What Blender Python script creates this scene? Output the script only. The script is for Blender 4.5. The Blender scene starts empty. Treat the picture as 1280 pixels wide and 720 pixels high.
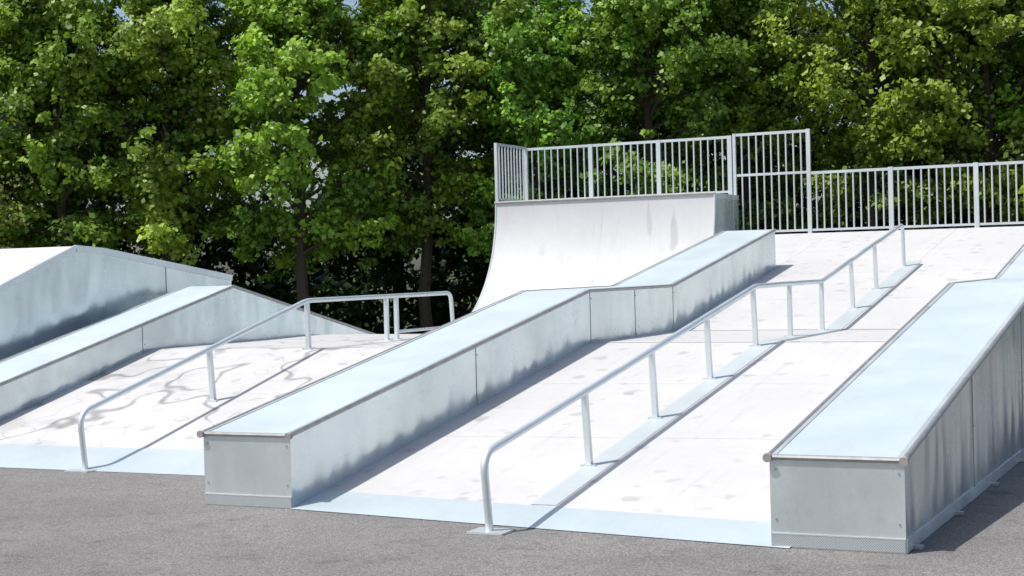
import bpy, math, random
import numpy as np
from mathutils import Vector, Matrix
scene=bpy.context.scene
rnd=random.Random(7)

# ------------------------------------------------------------------ helpers
def link(ob,parent=None):
    scene.collection.objects.link(ob)
    if parent is not None: ob.parent=parent
    return ob
def empty(name,loc=(0,0,0)):
    e=bpy.data.objects.new(name,None); e.empty_display_size=.3; e.location=loc
    return link(e)
def mesh_obj(name,verts,faces,mats,fm=None,parent=None,smooth=False):
    me=bpy.data.meshes.new(name); me.from_pydata([tuple(v) for v in verts],[],faces)
    if not isinstance(mats,(list,tuple)): mats=[mats]
    for m in mats: me.materials.append(m)
    if fm: me.polygons.foreach_set('material_index',fm)
    if smooth: me.polygons.foreach_set('use_smooth',[True]*len(me.polygons))
    me.update()
    return link(bpy.data.objects.new(name,me),parent)
class Geo:
    def __init__(s): s.v=[];s.f=[];s.m=[]
    def add(s,v,f,m=0):
        o=len(s.v); s.v+= [tuple(p) for p in v]; s.f+=[tuple(i+o for i in q) for q in f]; s.m+=[m]*len(f)
    def box(s,x0,x1,y0,y1,z0,z1,m=0):
        s.add([(x0,y0,z0),(x1,y0,z0),(x1,y1,z0),(x0,y1,z0),(x0,y0,z1),(x1,y0,z1),(x1,y1,z1),(x0,y1,z1)],
          [(0,3,2,1),(4,5,6,7),(0,1,5,4),(1,2,6,5),(2,3,7,6),(3,0,4,7)],m)
    def prism(s,prof,a0,a1,m=0,seg_m=None):
        n=len(prof); v=[(a0,p[0],p[1]) for p in prof]+[(a1,p[0],p[1]) for p in prof]
        s.add(v,[tuple(range(n))],m); o=len(s.v)-2*n
        s.f.append(tuple(o+n+i for i in reversed(range(n)))); s.m.append(m)
        for i in range(n):
            j=(i+1)%n; s.f.append((o+i,o+n+i,o+n+j,o+j)); s.m.append(seg_m[i] if seg_m else m)
    def bar(s,p0,p1,w,d,m=0,up=(0,0,1)):
        p0=Vector(p0);p1=Vector(p1);t=(p1-p0).normalized();u=Vector(up)
        if abs(t.dot(u))>.95:u=Vector((0,1,0))
        r=t.cross(u).normalized();u=r.cross(t)
        c=[(-1,-1),(1,-1),(1,1),(-1,1)]
        v=[p0+r*(a*w/2)+u*(b*d/2) for a,b in c]+[p1+r*(a*w/2)+u*(b*d/2) for a,b in c]
        s.add(v,[(0,1,2,3),(7,6,5,4),(0,4,5,1),(1,5,6,2),(2,6,7,3),(3,7,4,0)],m)
    def sweep(s,pts,r,n=10,m=0,cap=True):
        pts=[Vector(p) for p in pts]; rr=r if isinstance(r,(list,tuple)) else [r]*len(pts)
        o=len(s.v); ref=None
        for i,p in enumerate(pts):
            t=(pts[min(i+1,len(pts)-1)]-pts[max(i-1,0)]).normalized()
            if ref is None:
                ref=Vector((1,0,0)) if abs(t.x)<.8 else Vector((0,0,1))
            ref=(ref-t*ref.dot(t)).normalized(); b=t.cross(ref)
            for k in range(n):
                an=2*math.pi*k/n; s.v.append(tuple(p+(ref*math.cos(an)+b*math.sin(an))*rr[i]))
        for i in range(len(pts)-1):
            for k in range(n):
                k2=(k+1)%n; s.f.append((o+i*n+k,o+i*n+k2,o+(i+1)*n+k2,o+(i+1)*n+k)); s.m.append(m)
        if cap:
            s.f.append(tuple(o+k for k in reversed(range(n)))); s.m.append(m)
            e=o+(len(pts)-1)*n; s.f.append(tuple(e+k for k in range(n))); s.m.append(m)
    def obj(s,name,mats,parent=None,smooth=False):
        return mesh_obj(name,s.v,s.f,mats,s.m,parent,smooth)
def autosmooth(ob,ang=40):
    me=ob.data; me.polygons.foreach_set('use_smooth',[True]*len(me.polygons))
    try: me.set_sharp_from_angle(angle=math.radians(ang))
    except Exception: pass
def roundpath(pts,rad,seg=6):
    pts=[Vector(p) for p in pts]; out=[pts[0]]
    for i in range(1,len(pts)-1):
        r=rad[i-1] if isinstance(rad,list) else rad
        a=(pts[i-1]-pts[i]);b=(pts[i+1]-pts[i]); r=min(r,a.length*.45,b.length*.45)
        p0=pts[i]+a.normalized()*r;p1=pts[i]+b.normalized()*r
        for k in range(seg+1):
            t=k/seg; out.append(p0*(1-t)**2+pts[i]*2*t*(1-t)+p1*t*t)
    out.append(pts[-1]); return out

# ------------------------------------------------------------------ materials
def newmat(name):
    m=bpy.data.materials.new(name); m.use_nodes=True; nt=m.node_tree
    return m,nt,nt.nodes['Principled BSDF']
def N(nt,t,**kw):
    n=nt.nodes.new(t)
    for k,v in kw.items(): setattr(n,k,v)
    return n
def noise(nt,co,scale,detail=4,rough=.55):
    n=N(nt,'ShaderNodeTexNoise'); n.inputs['Scale'].default_value=scale; n.inputs['Detail'].default_value=detail; n.inputs['Roughness'].default_value=rough
    nt.links.new(co,n.inputs['Vector']); return n.outputs['Fac']
def ramp(nt,fac,stops):
    r=N(nt,'ShaderNodeValToRGB'); e=r.color_ramp.elements
    while len(e)<len(stops): e.new(.5)
    for i,(p,c) in enumerate(stops):
        e[i].position=p; e[i].color=(c,c,c,1) if isinstance(c,(int,float)) else (*c,1)
    nt.links.new(fac,r.inputs['Fac']); return r.outputs['Color']
def mix(nt,fac,a,b,mode='MIX'):
    m=N(nt,'ShaderNodeMix',data_type='RGBA',blend_type=mode)
    for s,i in ((fac,0),(a,6),(b,7)):
        if isinstance(s,(int,float)): m.inputs[i].default_value=s
        elif isinstance(s,tuple): m.inputs[i].default_value=(*s,1)
        else: nt.links.new(s,m.inputs[i])
    return m.outputs[2]
def mapping(nt,scale,rot=(0,0,0)):
    tc=N(nt,'ShaderNodeTexCoord'); mp=N(nt,'ShaderNodeMapping'); mp.inputs['Scale'].default_value=scale; mp.inputs['Rotation'].default_value=rot
    nt.links.new(tc.outputs['Object'],mp.inputs['Vector']); return mp.outputs['Vector']
def bump(nt,h,st,dist,bs):
    b=N(nt,'ShaderNodeBump'); b.inputs['Strength'].default_value=st; b.inputs['Distance'].default_value=dist
    nt.links.new(h,b.inputs['Height']); nt.links.new(b.outputs['Normal'],bs.inputs['Normal'])

def galv(name,base,metal,rough,streak=.25,bmp=.02,rv=.1,wav=(1,1,1)):
    m,nt,bs=newmat(name); co=mapping(nt,(1,1,1)); st=mapping(nt,(1.2,1.2,.8))
    vo=N(nt,'ShaderNodeTexVoronoi'); vo.inputs['Scale'].default_value=34; nt.links.new(co,vo.inputs['Vector'])
    sp=ramp(nt,vo.outputs['Color'],[(0,.97),(1,1.02)])
    bl=ramp(nt,noise(nt,st,.9,4,.55),[(.34,1-streak),(.5,1.0),(.66,1+streak*.5)])
    c=mix(nt,1.0,base,sp,'MULTIPLY'); c=mix(nt,1.0,c,bl,'MULTIPLY')
    # fine scratches / grime
    c=mix(nt,1.0,c,ramp(nt,noise(nt,mapping(nt,(14,1.2,5)),1.2,4,.6),[(.3,1-streak*.6),(.44,1.0)]),'MULTIPLY')
    nt.links.new(c,bs.inputs['Base Color']); bs.inputs['Metallic'].default_value=metal
    r=ramp(nt,noise(nt,st,1.3,3,.5),[(.35,rough-rv),(.65,rough+rv)]); nt.links.new(r,bs.inputs['Roughness'])
    bump(nt,noise(nt,mapping(nt,wav),1.4,1),.6,bmp,bs)
    return m
M_galv=galv('galvanised_side',(.68,.755,.77),.66,.24,.12,.07,.08,(1.6,1.6,.45))
M_top=galv('galvanised_top',(.525,.605,.63),.22,.5,.05,.004,.05)
M_rail=galv('galvanised_tube',(.68,.73,.745),.55,.36,.08)
M_toe=galv('galvanised_toe',(.49,.565,.59),.22,.45,.06,.004,.05)
M_strip=galv('galvanised_strip',(.485,.535,.55),.15,.5,.06,.004,.05)
M_fence=galv('galvanised_bar',(.56,.60,.615),.4,.45,.06)

def perforated():
    m,nt,bs=newmat('perforated_sheet'); tc=N(nt,'ShaderNodeTexCoord'); sx=N(nt,'ShaderNodeSeparateXYZ'); nt.links.new(tc.outputs['Object'],sx.inputs[0])
    def mt(op,a,b=None):
        n=N(nt,'ShaderNodeMath',operation=op)
        for i,v in enumerate((a,b)):
            if v is None: continue
            if isinstance(v,(int,float)): n.inputs[i].default_value=v
            else: nt.links.new(v,n.inputs[i])
        return n.outputs[0]
    w=2*math.pi/.018
    h=mt('ADD',sx.outputs[0],sx.outputs[1])
    s1=mt('SINE',mt('MULTIPLY',h,w)); s2=mt('SINE',mt('MULTIPLY',sx.outputs[2],w))
    hole=mt('GREATER_THAN',mt('MULTIPLY',s1,s2),.4)
    c=mix(nt,hole,(.58,.62,.63),(.26,.28,.28)); nt.links.new(c,bs.inputs['Base Color'])
    bs.inputs['Metallic'].default_value=.6; bs.inputs['Roughness'].default_value=.4
    return m
M_perf=perforated()

def surface(name,base,graf=False):
    m,nt,bs=newmat(name); co=mapping(nt,(1,1,1))
    c=mix(nt,1.0,base,ramp(nt,noise(nt,co,.55,5,.58),[(.3,.93),(.65,1.02)]),'MULTIPLY')
    c=mix(nt,1.0,c,ramp(nt,noise(nt,co,9,5,.7),[(.25,.95),(.7,1.02)]),'MULTIPLY')
    wv=N(nt,'ShaderNodeMapping'); wv.inputs['Scale'].default_value=(1,1,.01)
    nt.links.new(co,wv.inputs['Vector'])
    def spots(scale,r0,amt,c):
        vo=N(nt,'ShaderNodeTexVoronoi'); vo.inputs['Scale'].default_value=scale; vo.inputs['Randomness'].default_value=1
        dn=N(nt,'ShaderNodeTexNoise'); dn.inputs['Scale'].default_value=5; nt.links.new(wv.outputs[0],dn.inputs['Vector'])
        va=N(nt,'ShaderNodeVectorMath',operation='MULTIPLY_ADD'); va.inputs[1].default_value=(.2,.2,0); nt.links.new(dn.outputs['Color'],va.inputs[0]); nt.links.new(wv.outputs[0],va.inputs[2])
        nt.links.new(va.outputs[0],vo.inputs['Vector'])
        spot=ramp(nt,vo.outputs['Distance'],[(r0,amt),(r0+.06,1.0)])
        sel=ramp(nt,noise(nt,wv.outputs[0],.9,2),[(.38,0.0),(.50,1.0)])
        return mix(nt,sel,c,mix(nt,1.0,c,spot,'MULTIPLY'))
    c=spots(1.9,.13,.79,c); c=spots(3.1,.15,.84,c)
    sc=mapping(nt,(9,.5,.5)); c=mix(nt,1.0,c,ramp(nt,noise(nt,sc,1.5,4,.6),[(.28,.92),(.42,1.0)]),'MULTIPLY')
    if graf:
        n2=noise(nt,wv.outputs[0],.62,2,.45)
        ln=ramp(nt,n2,[(.486,1.0),(.493,.55),(.500,.55),(.508,1.0)])
        n3=noise(nt,wv.outputs[0],1.25,1,.4)
        l3=ramp(nt,n3,[(.46,1.0),(.464,.72),(.472,1.0)])
        fade=ramp(nt,noise(nt,co,1.6,3),[(.33,0.0),(.46,1.0)])
        c=mix(nt,fade,c,mix(nt,1.0,mix(nt,1.0,c,ln,'MULTIPLY'),l3,'MULTIPLY'))
        c=mix(nt,1.0,c,ramp(nt,noise(nt,co,1.1,5,.6),[(.34,.86),(.46,1.0)]),'MULTIPLY')
    nt.links.new(c,bs.inputs['Base Color']); bs.inputs['Roughness'].default_value=.62
    bump(nt,noise(nt,co,60,3),.15,.004,bs)
    return m
M_surf=surface('ramp_panel',(.515,.515,.512)); M_surfg=surface('ramp_panel_scuffed',(.505,.503,.498),True)
M_qp=surface('quarter_panel',(.505,.512,.52))

def asphalt():
    m,nt,bs=newmat('asphalt'); co=mapping(nt,(1,1,1))
    c=ramp(nt,noise(nt,co,75,4,.75),[(.33,(.074,.071,.069)),(.5,(.168,.162,.156)),(.68,(.36,.348,.335))])
    vo=N(nt,'ShaderNodeTexVoronoi'); vo.inputs['Scale'].default_value=60; nt.links.new(co,vo.inputs['Vector'])
    c=mix(nt,1.0,c,ramp(nt,vo.outputs['Color'],[(.1,.70),(.8,1.24)]),'MULTIPLY')
    c=mix(nt,1.0,c,ramp(nt,noise(nt,co,.45,6,.65),[(.3,.78),(.7,1.14)]),'MULTIPLY')
    st=ramp(nt,noise(nt,co,2.3,7,.75),[(.33,.58),(.46,1.0)]); c=mix(nt,.85,c,mix(nt,1.0,c,st,'MULTIPLY'))
    nt.links.new(c,bs.inputs['Base Color']); bs.inputs['Roughness'].default_value=.85
    bump(nt,noise(nt,co,90,3),.8,.010,bs); return m
M_asph=asphalt()
def grassmat():
    m,nt,bs=newmat('grass_soil'); co=mapping(nt,(1,1,1))
    c=ramp(nt,noise(nt,co,1.2,8,.7),[(.3,(.02,.022,.012)),(.55,(.05,.075,.02)),(.75,(.09,.13,.03))])
    nt.links.new(c,bs.inputs['Base Color']); bs.inputs['Roughness'].default_value=.95; bump(nt,noise(nt,co,25,4),1,.05,bs); return m
M_grass=grassmat()
def flat(name,c,r=.6,me=0):
    m,nt,bs=newmat(name); co=mapping(nt,(1,1,1))
    nt.links.new(mix(nt,1.0,c,ramp(nt,noise(nt,co,12,4),[(.3,.8),(.7,1.1)]),'MULTIPLY'),bs.inputs['Base Color'])
    bs.inputs['Roughness'].default_value=r; bs.inputs['Metallic'].default_value=me; return m
M_seam=flat('panel_seam',(.25,.26,.26),.5,.4); M_cap=flat('rubber_cap',(.35,.33,.31)); M_bolt=flat('steel_bolt',(.5,.51,.52),.4,.8)
M_edge=flat('edge_steel',(.40,.40,.39),.45,.6)
M_bark=flat('bark',(.07,.055,.04),.9)
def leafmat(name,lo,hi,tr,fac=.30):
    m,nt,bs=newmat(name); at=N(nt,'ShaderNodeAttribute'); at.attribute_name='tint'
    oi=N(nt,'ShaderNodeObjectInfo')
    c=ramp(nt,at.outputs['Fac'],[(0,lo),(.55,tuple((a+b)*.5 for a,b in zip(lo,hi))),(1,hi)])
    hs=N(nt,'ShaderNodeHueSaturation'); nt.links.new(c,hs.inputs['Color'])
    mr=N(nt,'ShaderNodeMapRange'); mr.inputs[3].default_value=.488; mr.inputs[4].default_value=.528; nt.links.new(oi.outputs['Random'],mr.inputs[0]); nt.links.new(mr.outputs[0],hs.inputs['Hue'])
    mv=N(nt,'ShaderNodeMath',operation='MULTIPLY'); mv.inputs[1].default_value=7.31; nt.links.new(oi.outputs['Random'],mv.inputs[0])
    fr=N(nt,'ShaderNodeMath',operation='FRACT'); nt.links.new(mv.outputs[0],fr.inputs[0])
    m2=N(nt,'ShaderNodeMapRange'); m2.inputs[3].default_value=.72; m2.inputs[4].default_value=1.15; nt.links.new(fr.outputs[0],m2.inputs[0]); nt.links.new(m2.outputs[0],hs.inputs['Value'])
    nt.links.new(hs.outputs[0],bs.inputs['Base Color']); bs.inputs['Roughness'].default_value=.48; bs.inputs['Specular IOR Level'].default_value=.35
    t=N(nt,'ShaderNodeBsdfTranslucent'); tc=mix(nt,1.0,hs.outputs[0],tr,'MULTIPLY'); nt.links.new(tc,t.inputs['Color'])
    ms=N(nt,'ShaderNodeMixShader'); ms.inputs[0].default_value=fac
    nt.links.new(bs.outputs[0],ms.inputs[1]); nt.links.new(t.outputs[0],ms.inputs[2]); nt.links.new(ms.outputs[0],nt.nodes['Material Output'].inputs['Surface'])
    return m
M_leaf=leafmat('leaves',(.036,.095,.012),(.37,.53,.06),(1.5,1.5,.6))
M_leafb=leafmat('leaves_background_shaded',(.012,.033,.008),(.085,.14,.025),(1.3,1.4,.7),.22)  # darker copy of the leaf colours: shadowed gaps behind front trees painted in
M_leafd=leafmat('leaves_undergrowth_shaded',(.010,.024,.007),(.032,.065,.015),(1.2,1.3,.8))  # understory shade under the crowns is put into these dark leaf colours
M_leafy=leafmat('leaves_yellow',(.16,.17,.05),(.40,.40,.12),(1.4,1.4,.8))

# ------------------------------------------------------------------ ground
R0=400
mesh_obj('grass_ground',[(-R0,-R0,-.004),(R0,-R0,-.004),(R0,R0,-.004),(-R0,R0,-.004)],[(0,1,2,3)],M_grass)
mesh_obj('asphalt_ground',[(-45,-40,0),(60,-40,0),(60,24.5,0),(6,24.5,0),(-10,21,0),(-45,7,0)],[(0,1,2,3,4,5)],M_asph)

# ------------------------------------------------------------------ central ramp
k=.1628; S1,S2,SD=6.587,9.548,18.404; Z1=1.072; ZD=Z1+k*(SD-S2)
ramp_=empty('skate_ramp')
g=Geo(); g.prism([(.15,0.0),(S1,Z1-.03),(S2,Z1-.03),(SD,ZD-.03),(19.96,ZD-.03),(19.96,0)],-.88,5.28)
g.prism([(S2+.2,0),(S2+.2,Z1-.03),(SD,ZD-.03),(19.96,ZD-.03),(19.96,0)],-2.30,-.885)
g.obj('body',[M_galv],ramp_)
def rowpt(a,s):
    f=(a)/4.36; s1=.5-.6*f
    if s<=S1: return .085+(Z1-.085)*(s-s1)/(S1-s1)
    if s<=S2: return Z1
    return Z1+k*(s-S2)
g=Geo()
def sheet(a0,a1,pa,pb,m=0,dz=0):
    g.add([(a0,pa(a0)[0],pa(a0)[1]+dz),(a1,pa(a1)[0],pa(a1)[1]+dz),(a1,pb(a1)[0],pb(a1)[1]+dz),(a0,pb(a0)[0],pb(a0)[1]+dz)],[(0,1,2,3)],m)
toeU=lambda a:(.5-.6*a/4.36,.085)
def at(s): return lambda a:(s,rowpt(a,s))
js=[None,2.3,4.45,S1,S2,11.75,13.95,16.2,SD,19.9]
for i in range(len(js)-1):
    pa=toeU if js[i] is None else at(js[i]+.004)
    if js[i+1]==19.9: pb=lambda a:(19.9,ZD); pa=lambda a:(SD+.006,ZD)
    else: pb=at(js[i+1])
    lo=-2.3 if (js[i] or 0)>=S2 else -.01
    cuts=[lo,2.3,4.6]
    if js[i] is not None and js[i]>=13.95: cuts=[lo,0.0,2.3,4.6,5.28]
    for c in range(len(cuts)-1): sheet(cuts[c]+.003,cuts[c+1],pa,pb)
ob=g.obj('running_surface',[M_surf],ramp_)
g=Geo()
sheet(-.01,4.5,lambda a:(.0-.56*a/4.36-.02,.006),lambda a:(toeU(a)[0]+.02,toeU(a)[1]+.004))
g.obj('toe_plate',[M_toe],ramp_)
g=Geo()
for s0,s1 in ((.23,S1),(S1,S2),(S2,14.9)):
    sheet(2.13,2.36,at(s0),at(s1),0,.005)
g.obj('rail_base_strip',[M_strip],ramp_)
g=Geo()
for s in (S1,S2):
    for a0,a1 in ((0,2.12),(2.37,4.36)):
        g.add([(a0,s-.05,rowpt(a0,s-.05)+.004),(a1,s-.05,rowpt(a1,s-.05)+.004),(a1,s+.05,rowpt(a1,s+.05)+.004),(a0,s+.05,rowpt(a0,s+.05)+.004)],[(0,1,2,3)])
g.obj('kink_flashing',[M_surf],ramp_)

# ------------------------------------------------------------------ ledges
def ledge(a0,a1,top,seams=(),perf=True,bottom=0):
    e=empty('skate_ledge'); s0=top[0][0]; s1=top[-1][0]
    g=Geo(); prof=[(s0,bottom)]+top+[(s1,bottom)]
    seg=[1]+[0]*(len(top)-1)+[1,1]
    g.prism(prof,a0,a1,1,seg)
    g.obj('body',[M_top,M_galv],e)
    def zt(s):
        for (p,q),(r,t) in zip(top,top[1:]):
            if p<=s<=r: return q+(t-q)*(s-p)/(r-p)
        return top[-1][1]
    g=Geo()
    for a,sg in ((a0,-1),(a1,1)):
        pts=[(a+sg*.002,p,q-.012) for p,q in top]
        pts[0]=(pts[0][0],pts[0][1]-.035,pts[0][2])
        g.sweep(pts,.022,10,1)
        for (p,q),(r,t) in zip(top,top[1:]):
            w=.05
            x0,x1=(a,a+w) if sg<0 else (a-w,a)
            g.add([(x0,p+.01,q+.006),(x1,p+.01,q+.006),(x1,r,t+.006),(x0,r,t+.006)],[(0,1,2,3)],0)
    g.sweep([(a0-.02,s0-.006,top[0][1]-.012),(a1+.02,s0-.006,top[0][1]-.012)],.020,8,1)
    ob=g.obj('edge_coping',[M_rail,M_edge],e); autosmooth(ob)
    g=Geo()
    for a,sg in ((a0,-1),(a1,1)):
        g.sweep([(a+sg*.004,s0-.05,top[0][1]-.016),(a+sg*.004,s0-.015,top[0][1]-.012)],.032,12)
    ob=g.obj('end_cap',[M_cap],e); autosmooth(ob)
    g=Geo()
    for s in seams:
        g.box(a1+.001,a1+.004,s-.004,s+.004,.0,zt(s)-.03)
        for zz in np.arange(.1,zt(s)-.1,.5):
            g.sweep([(a1,s+.04,zz),(a1+.006,s+.04,zz)],.007,6,1)
    for x in (a0+.04,a1-.04):
        for zz in (.2,top[0][1]-.1): g.sweep([(x,s0,zz),(x,s0-.008,zz)],.008,6,1)
    g.obj('seams_and_bolts',[M_seam,M_bolt],e)
    if perf:
        g=Geo(); g.box(a0+.005,a1-.005,s0-.008,s0-.001,.01,.095); g.obj('perforated_strip',[M_perf],e)
        g=Geo(); g.box(a0,a1,s0-.010,s0-.001,.095,.105); g.obj('trim',[M_rail],e)
    return e
ledge(-.903,0,[(0,.637),(S1,1.709),(S2,1.709),(14.6,2.533)],seams=(3.5,6.6,8.1,9.55))
e=ledge(4.36,5.298,[(-.556,.646),(6.37,1.709),(9.39,1.709),(14.6,2.56)],seams=(2.1,4.9,7.6))
g=Geo(); g.box(5.299,5.306,-.55,14.5,.005,.10); g.obj('base_trim',[M_rail],e)
g=Geo()
for s in (-.35,1.2,2.9,4.6): g.box(5.306,5.37,s-.03,s+.03,.004,.03)
g.obj('anchor_foot',[M_bolt],e)
ledge(-7.06,-6.2,[(1.65,.44),(7.9,1.85),(14.15,.44)],seams=(5.8,),perf=True)

# ------------------------------------------------------------------ left ramp unit
lu=empty('skate_ramp')
g=Geo(); g.prism([(1.7,0),(6.0,1.03),(10.0,1.03),(14.3,0)],-7.36,-.91,1,[0,0,0,1])
g.obj('body',[M_surfg,M_galv],lu)
g=Geo()
kk=1.03/4.3
g.add([(-6.19,1.64,.004),(-.912,1.64,.004),(-.912,2.35,.65*kk+.006),(-6.19,2.35,.65*kk+.006)],[(0,1,2,3)])
g.obj('toe_plate',[M_toe],lu)

# far-left bank
bk=empty('bank_ramp')
g=Geo(); P=[(-.9,0),(5.92,2.46),(6.5,2.42),(9.55,1.99),(9.55,0)]
g.prism(P,-22,-7.42,1,[0,0,0,1,1]); g.obj('body',[M_surf,M_galv],bk)
g=Geo()
for (p,q),(r,t) in zip(P[0:3],P[1:4]):
    g.bar((-7.41,p,q-.03),(-7.41,r,t-.03),.03,.09)
ob=g.obj('edge_trim',[M_rail],bk)
g=Geo()
for s,z in ((7.9,2.15),): g.box(-7.42+.001,-7.414,s-.006,s+.006,.1,z)
g.obj('panel_seam',[M_seam],bk)

# ------------------------------------------------------------------ grind rails
def rail(path,posts,a,r=.031,lower=None,plates=()):
    e=empty('grind_rail')
    g=Geo(); g.sweep(roundpath([(a,p,q) for p,q in path],[.16]+[.12]*(len(path)-3)+[.1] if len(path)>3 else .12,7),r,14)
    ob=g.obj('rail_tube',[M_rail],e); autosmooth(ob,50)
    g=Geo()
    for (s0,z0),(s1,z1) in posts:
        g.bar((a,s0,z0-.03),(a,s1,z1),.05,.055)
        g.box(a-.07,a+.07,s0-.05,s0+.05,z0-.02,z0+.012)
    g.obj('posts',[M_rail],e)
    if lower: 
        g=Geo(); 
        for l in lower: g.sweep([(a,p,q) for p,q in l],.022,10)
        ob=g.obj('lower_bar',[M_rail],e); autosmooth(ob,50)
    g=Geo()
    for s in plates: g.box(a-.14,a+.16,s-.12,s+.12,.002,.016)
    if plates: g.obj('foot_plate',[M_rail],e)
    return e
ra=2.167
def rz(s): return rowpt(ra,s)
def railz(s):
    if s<6.357: return .60+(1.719-.60)*(s+.62)/(6.357+.62)
    if s<9.28: return 1.719
    return 1.719+k*(s-9.28)*.985
path=[(-.58,-.0),(-.66,railz(-.62)),(6.357,1.719),(9.28,1.719),(14.36,railz(14.36)),(14.41,rz(14.41)-.02)]
posts=[]
for s in (1.38,3.03,4.68,6.33): posts.append(((s,rz(s)),(s-.075,railz(s-.075)-.01)))
for s in (7.76,9.28): posts.append(((s,rz(s)),(s,railz(s)-.01)))
for s in (10.98,12.45): posts.append(((s,rz(s)),(s-.075,railz(s-.075)-.01)))
rail(path,posts,ra,plates=(-.58,))
la=-3.69
def lz(s): return (s-1.7)*kk if s<6 else 1.03
def lrz(s): return .60+(1.65-.60)*(s-1.62)/(5.98-1.62) if s<5.98 else 1.65
rail([(1.69,0),(1.62,.60),(5.98,1.65),(9.93,1.65),(10.0,1.0)],[((3.94,lz(3.94)),(3.88,lrz(3.88)-.01)),((6.0,1.03),(5.98,1.64)),((8.0,1.03),(8.0,1.64)),((8.28,1.03),(8.28,1.64))],la,lower=[[(8.28,1.14),(9.97,1.14)]],plates=(1.64,))

# ------------------------------------------------------------------ quarter pipe
qp=empty('quarter_pipe'); QL,QR=-7.06,-2.31; RQ=2.67; ZL=3.35; SL=18.404
curve=[]
for i in range(33):
    th=math.radians(90-90*i/32)
    curve.append((SL-RQ+RQ*math.cos(th), ZL-RQ*math.sin(th)))
curve=[(SL-RQ-3.2,.0),(SL-RQ-1.2,.52)]+curve
g=Geo()
cuts=[QL,-4.68,QR]
for c0,c1 in zip(cuts,cuts[1:]):
    v=[];f=[]
    for s,z in curve: v+=[(c0+.002,s,z),(c1-.001,s,z)]
    for i in range(len(curve)-1): f.append((2*i,2*i+1,2*i+3,2*i+2))
    g.add(v,f)
ob=g.obj('transition',[M_qp],qp); autosmooth(ob,30)
g=Geo(); pr=[(s+.02,z-.012) for s,z in curve if z>=0]+[(SL+.02,ZL-.01),(19.93,ZL-.01),(19.93,0)]
g.prism(pr,QL,QR); g.obj('side_walls',[M_galv],qp)
g=Geo(); g.box(QL,QR,SL-.0,19.93,ZL-.006,ZL+.01); g.obj('platform',[M_top],qp)
g=Geo(); g.sweep([(QL-.02,SL-.012,ZL+.012),(QR+.02,SL-.012,ZL+.012)],.024,12); ob=g.obj('coping',[M_cap],qp); autosmooth(ob,50)
g=Geo()
pts=[(QR+.002,s,z) for s,z in curve[2:]]
g.sweep(pts,.02,8); g.sweep([(QL-.002,s,z) for s,z in curve[2:]],.02,8)
g.bar((QR+.004,SL,ZL-.04),(QR+.004,19.93,ZL-.04),.012,.1)
g.obj('edge_trim',[M_rail],qp)

# ------------------------------------------------------------------ fences
def fence_run(g,p0,p1,z0,z1,spacing=.152,mid=None,bar_r=.018):
    p0=Vector((*p0,0));p1=Vector((*p1,0));L=(p1-p0).length;t=(p1-p0)/L
    for z,w in ((z1-.02,.055),(z0+.09,.045))+(((mid,.05),) if mid else ()):
        g.bar(p0+Vector((0,0,z)),p1+Vector((0,0,z)),.035,w)
    n=max(1,round(L/spacing))
    for i in range(1,n):
        p=p0+t*(L*i/n); g.sweep([p+Vector((0,0,z0+.09)),p+Vector((0,0,z1-.03))],bar_r,6)
def post(g,p,z0,z1,w=.09): g.box(p[0]-w/2,p[0]+w/2,p[1]-.03,p[1]+.03,z0,z1)
fy=19.9
fe=empty('safety_fence'); g=Geo()
pp=[-7.05,-5.53,-4.0,-2.46]
for a,b in zip(pp,pp[1:]): fence_run(g,(a,fy),(b,fy),ZL,4.57)
for a in pp: post(g,(a,fy),ZL-.3,4.58)
fence_run(g,(-7.05,18.45),(-7.05,fy),ZL,4.6,spacing=.14)
post(g,(-7.05,18.45),ZL-.2,4.61,.06)
g.obj('bars_and_posts',[M_fence],fe)
fe=empty('safety_fence'); g=Geo()
fence_run(g,(-2.36,fy+.0),(-.83,fy),ZD,4.60,mid=3.76)
post(g,(-2.36,fy),ZD-.3,4.61,.06); post(g,(-.83,fy),ZD-.3,4.62,.08)
pp=[-.83,.79,2.41,4.03,5.26]
for a,b in zip(pp,pp[1:]): fence_run(g,(a,fy),(b,fy),ZD,3.76)
for a in pp[1:]: post(g,(a,fy),ZD-.3,3.78)
g.obj('bars_and_posts',[M_fence],fe)

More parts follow.
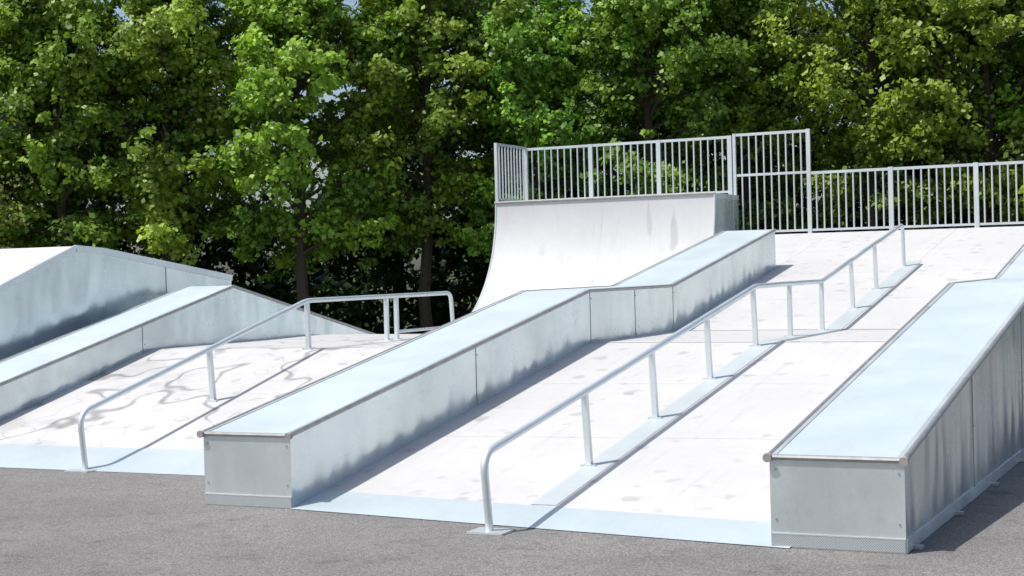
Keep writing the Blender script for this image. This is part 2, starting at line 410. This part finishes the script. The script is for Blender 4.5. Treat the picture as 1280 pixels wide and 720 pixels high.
# ------------------------------------------------------------------ foliage
def leaves_mesh(name,cent,rad,cnt,size,mat,rs,axis=None,updir=.5,tintc=None,outd=None):
    n0=len(cent)
    if axis is None:
        axis=rs.normal(size=(n0,3)); axis/=np.linalg.norm(axis,axis=1)[:,None]
    C=np.repeat(cent,cnt,axis=0); Rr=np.repeat(rad,cnt)[:,None]; n=len(C)
    ax=np.repeat(axis,cnt,axis=0)
    d=rs.normal(size=(n,3)); d[:,2]*=.7
    along=np.clip(rs.normal(size=(n,1)),-1.7,1.7)
    off=d*.36+ax*along*.72
    P=C+off*Rr; P[:,2]-=.12*(along[:,0]**2)*Rr[:,0]
    nrm=rs.normal(size=(n,3))*.5+d*.3+np.array([0,0,updir])
    if outd is not None: nrm+=np.repeat(outd,cnt,axis=0)*.5
    nrm/=np.linalg.norm(nrm,axis=1)[:,None]
    t=rs.normal(size=(n,3)); t-=nrm*(t*nrm).sum(1)[:,None]; t/=np.linalg.norm(t,axis=1)[:,None]
    b=np.cross(nrm,t); L=size*(.6+.8*rs.random((n,1))); W=L*.36
    V=np.empty((n,4,3)); V[:,0]=P-t*L*.5; V[:,1]=P+b*W-nrm*L*.06; V[:,2]=P+t*L*.5; V[:,3]=P-b*W-nrm*L*.06
    me=bpy.data.meshes.new(name); me.vertices.add(n*4); me.vertices.foreach_set('co',V.reshape(-1).astype(np.float32))
    me.loops.add(n*4); me.loops.foreach_set('vertex_index',np.arange(n*4,dtype=np.int32))
    me.polygons.add(n); me.polygons.foreach_set('loop_start',np.arange(0,n*4,4,dtype=np.int32))
    try: me.polygons.foreach_set('loop_total',np.full(n,4,dtype=np.int32))
    except Exception: pass
    tc=rs.random(len(cent)) if tintc is None else tintc
    ti=np.clip(np.repeat(tc,cnt)*.7+rs.random(n)*.30,0,1).astype(np.float32)
    at=me.attributes.new('tint','FLOAT','FACE'); at.data.foreach_set('value',ti)
    me.materials.append(mat); me.update(calc_edges=True); return me
def make_tree(seed,H,Rm,zb,nb,per,mat,size=.13):
    rs=np.random.default_rng(seed); r=random.Random(seed)
    g=Geo(); lean=Vector((r.uniform(-.7,.7),r.uniform(-.5,.5),0))
    tp=[Vector((0,0,-.1))]+[lean*(i/8)**1.4+Vector((r.uniform(-.12,.12),r.uniform(-.12,.12),H*.92*i/8)) for i in range(1,9)]
    g.sweep(tp,[.16*(1-i/9.2)+.015 for i in range(9)],8)
    cen=[];rad=[];tin=[];out=[];axs=[]
    for i in range(nb):
        f=(i+r.uniform(-.5,.5))/(nb-1); f=min(1,max(0,f)); z0=zb*.8+(H*.82-zb*.8)*f**.9; az=i*2.399+r.uniform(-.6,.6)
        pf=(.6+.4*math.sin(math.pi*min(1,.18+f*.62)))*(1-.6*max(0,f-.6)/.4)
        L=Rm*pf*r.uniform(.5,1.35); up=r.uniform(.35,1.4)*(0.5+f*.7)
        i8=min(8,z0/(H*.92)*8); j=int(min(7,i8)); base=tp[j].lerp(tp[j+1],i8-j)
        d=Vector((math.cos(az),math.sin(az),up)).normalized()
        pts=[base+d*(L*q/4)+(Vector((r.uniform(-.1,.1),r.uniform(-.1,.1),r.uniform(-.08,.08))) if q else Vector()) for q in range(5)]
        g.sweep(pts,[.06*(1-.5*f),.045,.03,.018,.008],5)
        bt=r.random(); m=r.randint(8,13)
        for q in range(m):
            t=r.uniform(.4,1.1); sc=.34
            p=base+d*(L*t)+Vector((r.gauss(0,sc),r.gauss(0,sc),r.gauss(0,.26)))
            p.z-=.25*t*t
            cen.append(p); rad.append(r.uniform(.15,.44)); tin.append(min(1,max(0,bt*.6+r.random()*.4)))
            o=Vector((p.x-tp[j].x,p.y-tp[j].y,0)); out.append(o.normalized() if o.length>.1 else Vector((0,0,1)))
            a=Vector((d.x+r.gauss(0,.5),d.y+r.gauss(0,.5),d.z*.6+r.gauss(-.1,.35))).normalized(); axs.append(a)
            g.sweep([p-a*rad[-1]*1.2,p+a*rad[-1]*.9],[.010,.004],3,cap=False)
            if r.random()<.35: g.sweep([base+d*(L*t*.7),p],[.016,.006],4)
    for q in range(10):
        cen.append(tp[8]+Vector((r.uniform(-.8,.8),r.uniform(-.8,.8),r.uniform(-.4,.8)))); rad.append(.35); tin.append(r.random()); out.append(Vector((0,0,1))); axs.append(Vector((r.gauss(0,.4),r.gauss(0,.4),1)).normalized())
    cen=np.array([tuple(c) for c in cen]); rad=np.array(rad); out=np.array([tuple(c) for c in out]); axs=np.array([tuple(c) for c in axs])
    cnt=(per*(rad/.33)**1.7).astype(int)+10
    me=leaves_mesh('crown',cen,rad,cnt,size,mat,rs,axis=axs,tintc=np.array(tin),outd=out)
    tm=bpy.data.meshes.new('trunk'); tm.from_pydata(g.v,[],g.f); tm.materials.append(M_bark); tm.update()
    return tm,me
variants=[make_tree(11,11.5,2.7,3.2,46,80,M_leaf,.14),make_tree(23,12.5,2.5,3.6,48,80,M_leaf,.125),
          make_tree(37,10.8,2.9,2.8,44,80,M_leaf,.15),make_tree(51,13,2.6,3.8,48,80,M_leaf,.135)]
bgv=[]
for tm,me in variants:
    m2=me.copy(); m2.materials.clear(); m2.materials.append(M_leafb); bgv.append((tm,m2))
CAM=Vector((7.6076,-11.3733,2.0)); Fh=Vector((-.4341,.9009,0)); Rh=Vector((.9009,.4341,0))
def place(dist,lat): p=CAM+Fh*dist+Rh*lat; return Vector((p.x,p.y,0))
def tree(dist,lat,v,sc,rot,name='broadleaf_tree',parent=None):
    p=place(dist,lat); e=parent
    if parent is None: e=empty(name,p); e.rotation_euler=(0,0,rot); e.scale=(sc,sc,sc)
    tm,me=(variants if parent is None else bgv)[v]
    for n,m in (('trunk',tm),('crown',me)):
        o=bpy.data.objects.new(n,m); link(o,e)
        if parent is not None: o.location=p; o.rotation_euler=(0,0,rot); o.scale=(sc,sc,sc)
lat=-16.0; i=0
while lat<16.5:
    tree(39.5+rnd.uniform(-1.6,1.6),lat,i%4 if rnd.random()<.6 else rnd.randrange(4),rnd.uniform(.85,1.1),rnd.uniform(0,6.28)); lat+=rnd.uniform(2.2,3.3); i+=1
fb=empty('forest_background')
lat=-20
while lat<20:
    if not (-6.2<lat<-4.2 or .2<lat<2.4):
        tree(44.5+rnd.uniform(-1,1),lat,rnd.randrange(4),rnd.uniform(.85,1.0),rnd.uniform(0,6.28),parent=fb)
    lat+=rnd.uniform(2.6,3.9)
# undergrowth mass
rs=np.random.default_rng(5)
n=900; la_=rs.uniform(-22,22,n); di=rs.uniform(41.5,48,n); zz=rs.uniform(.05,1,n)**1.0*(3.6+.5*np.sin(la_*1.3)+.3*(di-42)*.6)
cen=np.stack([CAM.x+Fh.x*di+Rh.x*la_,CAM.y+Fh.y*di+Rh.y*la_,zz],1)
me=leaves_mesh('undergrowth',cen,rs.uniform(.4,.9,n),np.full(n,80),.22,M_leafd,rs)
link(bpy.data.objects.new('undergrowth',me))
# lighter scrub at the left edge
n=80; la_=rs.normal(-12.4,.9,n); di=rs.uniform(35.5,38,n); zz=rs.uniform(.2,1,n)*4.4
cen=np.stack([CAM.x+Fh.x*di+Rh.x*la_,CAM.y+Fh.y*di+Rh.y*la_,zz],1)
me=leaves_mesh('scrub_bush',cen,rs.uniform(.2,.5,n),np.full(n,50),.10,M_leafy,rs)
link(bpy.data.objects.new('scrub_bush',me))

# ------------------------------------------------------------------ camera
yaw,pitch,roll,f=-0.4490,-0.0125,-0.0260,1995.37
F=Vector((math.sin(yaw)*math.cos(pitch),math.cos(yaw)*math.cos(pitch),math.sin(pitch)))
R=Vector((math.cos(yaw),-math.sin(yaw),0)); U=R.cross(F)
R,U=R*math.cos(roll)+U*math.sin(roll),U*math.cos(roll)-R*math.sin(roll)
cd=bpy.data.cameras.new('camera'); cam=bpy.data.objects.new('camera',cd); link(cam)
cam.matrix_world=Matrix(((R.x,U.x,-F.x,CAM.x),(R.y,U.y,-F.y,CAM.y),(R.z,U.z,-F.z,CAM.z),(0,0,0,1)))
cd.sensor_width=36; cd.lens=f/1280*36; cd.clip_end=2000; scene.camera=cam

# ------------------------------------------------------------------ light
sd=Vector((-.33,-.34,.85)).normalized()
sl=bpy.data.lights.new('sun','SUN'); sl.energy=5.0; sl.angle=math.radians(.5); sl.color=(1,.965,.91)
so=bpy.data.objects.new('sun',sl); link(so); so.rotation_euler=sd.to_track_quat('Z','Y').to_euler(); so.location=(-20,-10,30)
w=bpy.data.worlds.new('World'); scene.world=w; w.use_nodes=True; nt=w.node_tree
bg=nt.nodes.get('Background') or nt.nodes.new('ShaderNodeBackground')
sk=nt.nodes.new('ShaderNodeTexSky'); sk.sky_type='NISHITA'; sk.sun_disc=False
sk.sun_elevation=math.asin(sd.z); sk.sun_rotation=math.atan2(sd.x,sd.y); sk.dust_density=2.5; sk.air_density=.9
nt.links.new(sk.outputs[0],bg.inputs['Color']); bg.inputs['Strength'].default_value=.15
scene.view_settings.view_transform='Standard'; scene.view_settings.look='None'; scene.view_settings.exposure=0
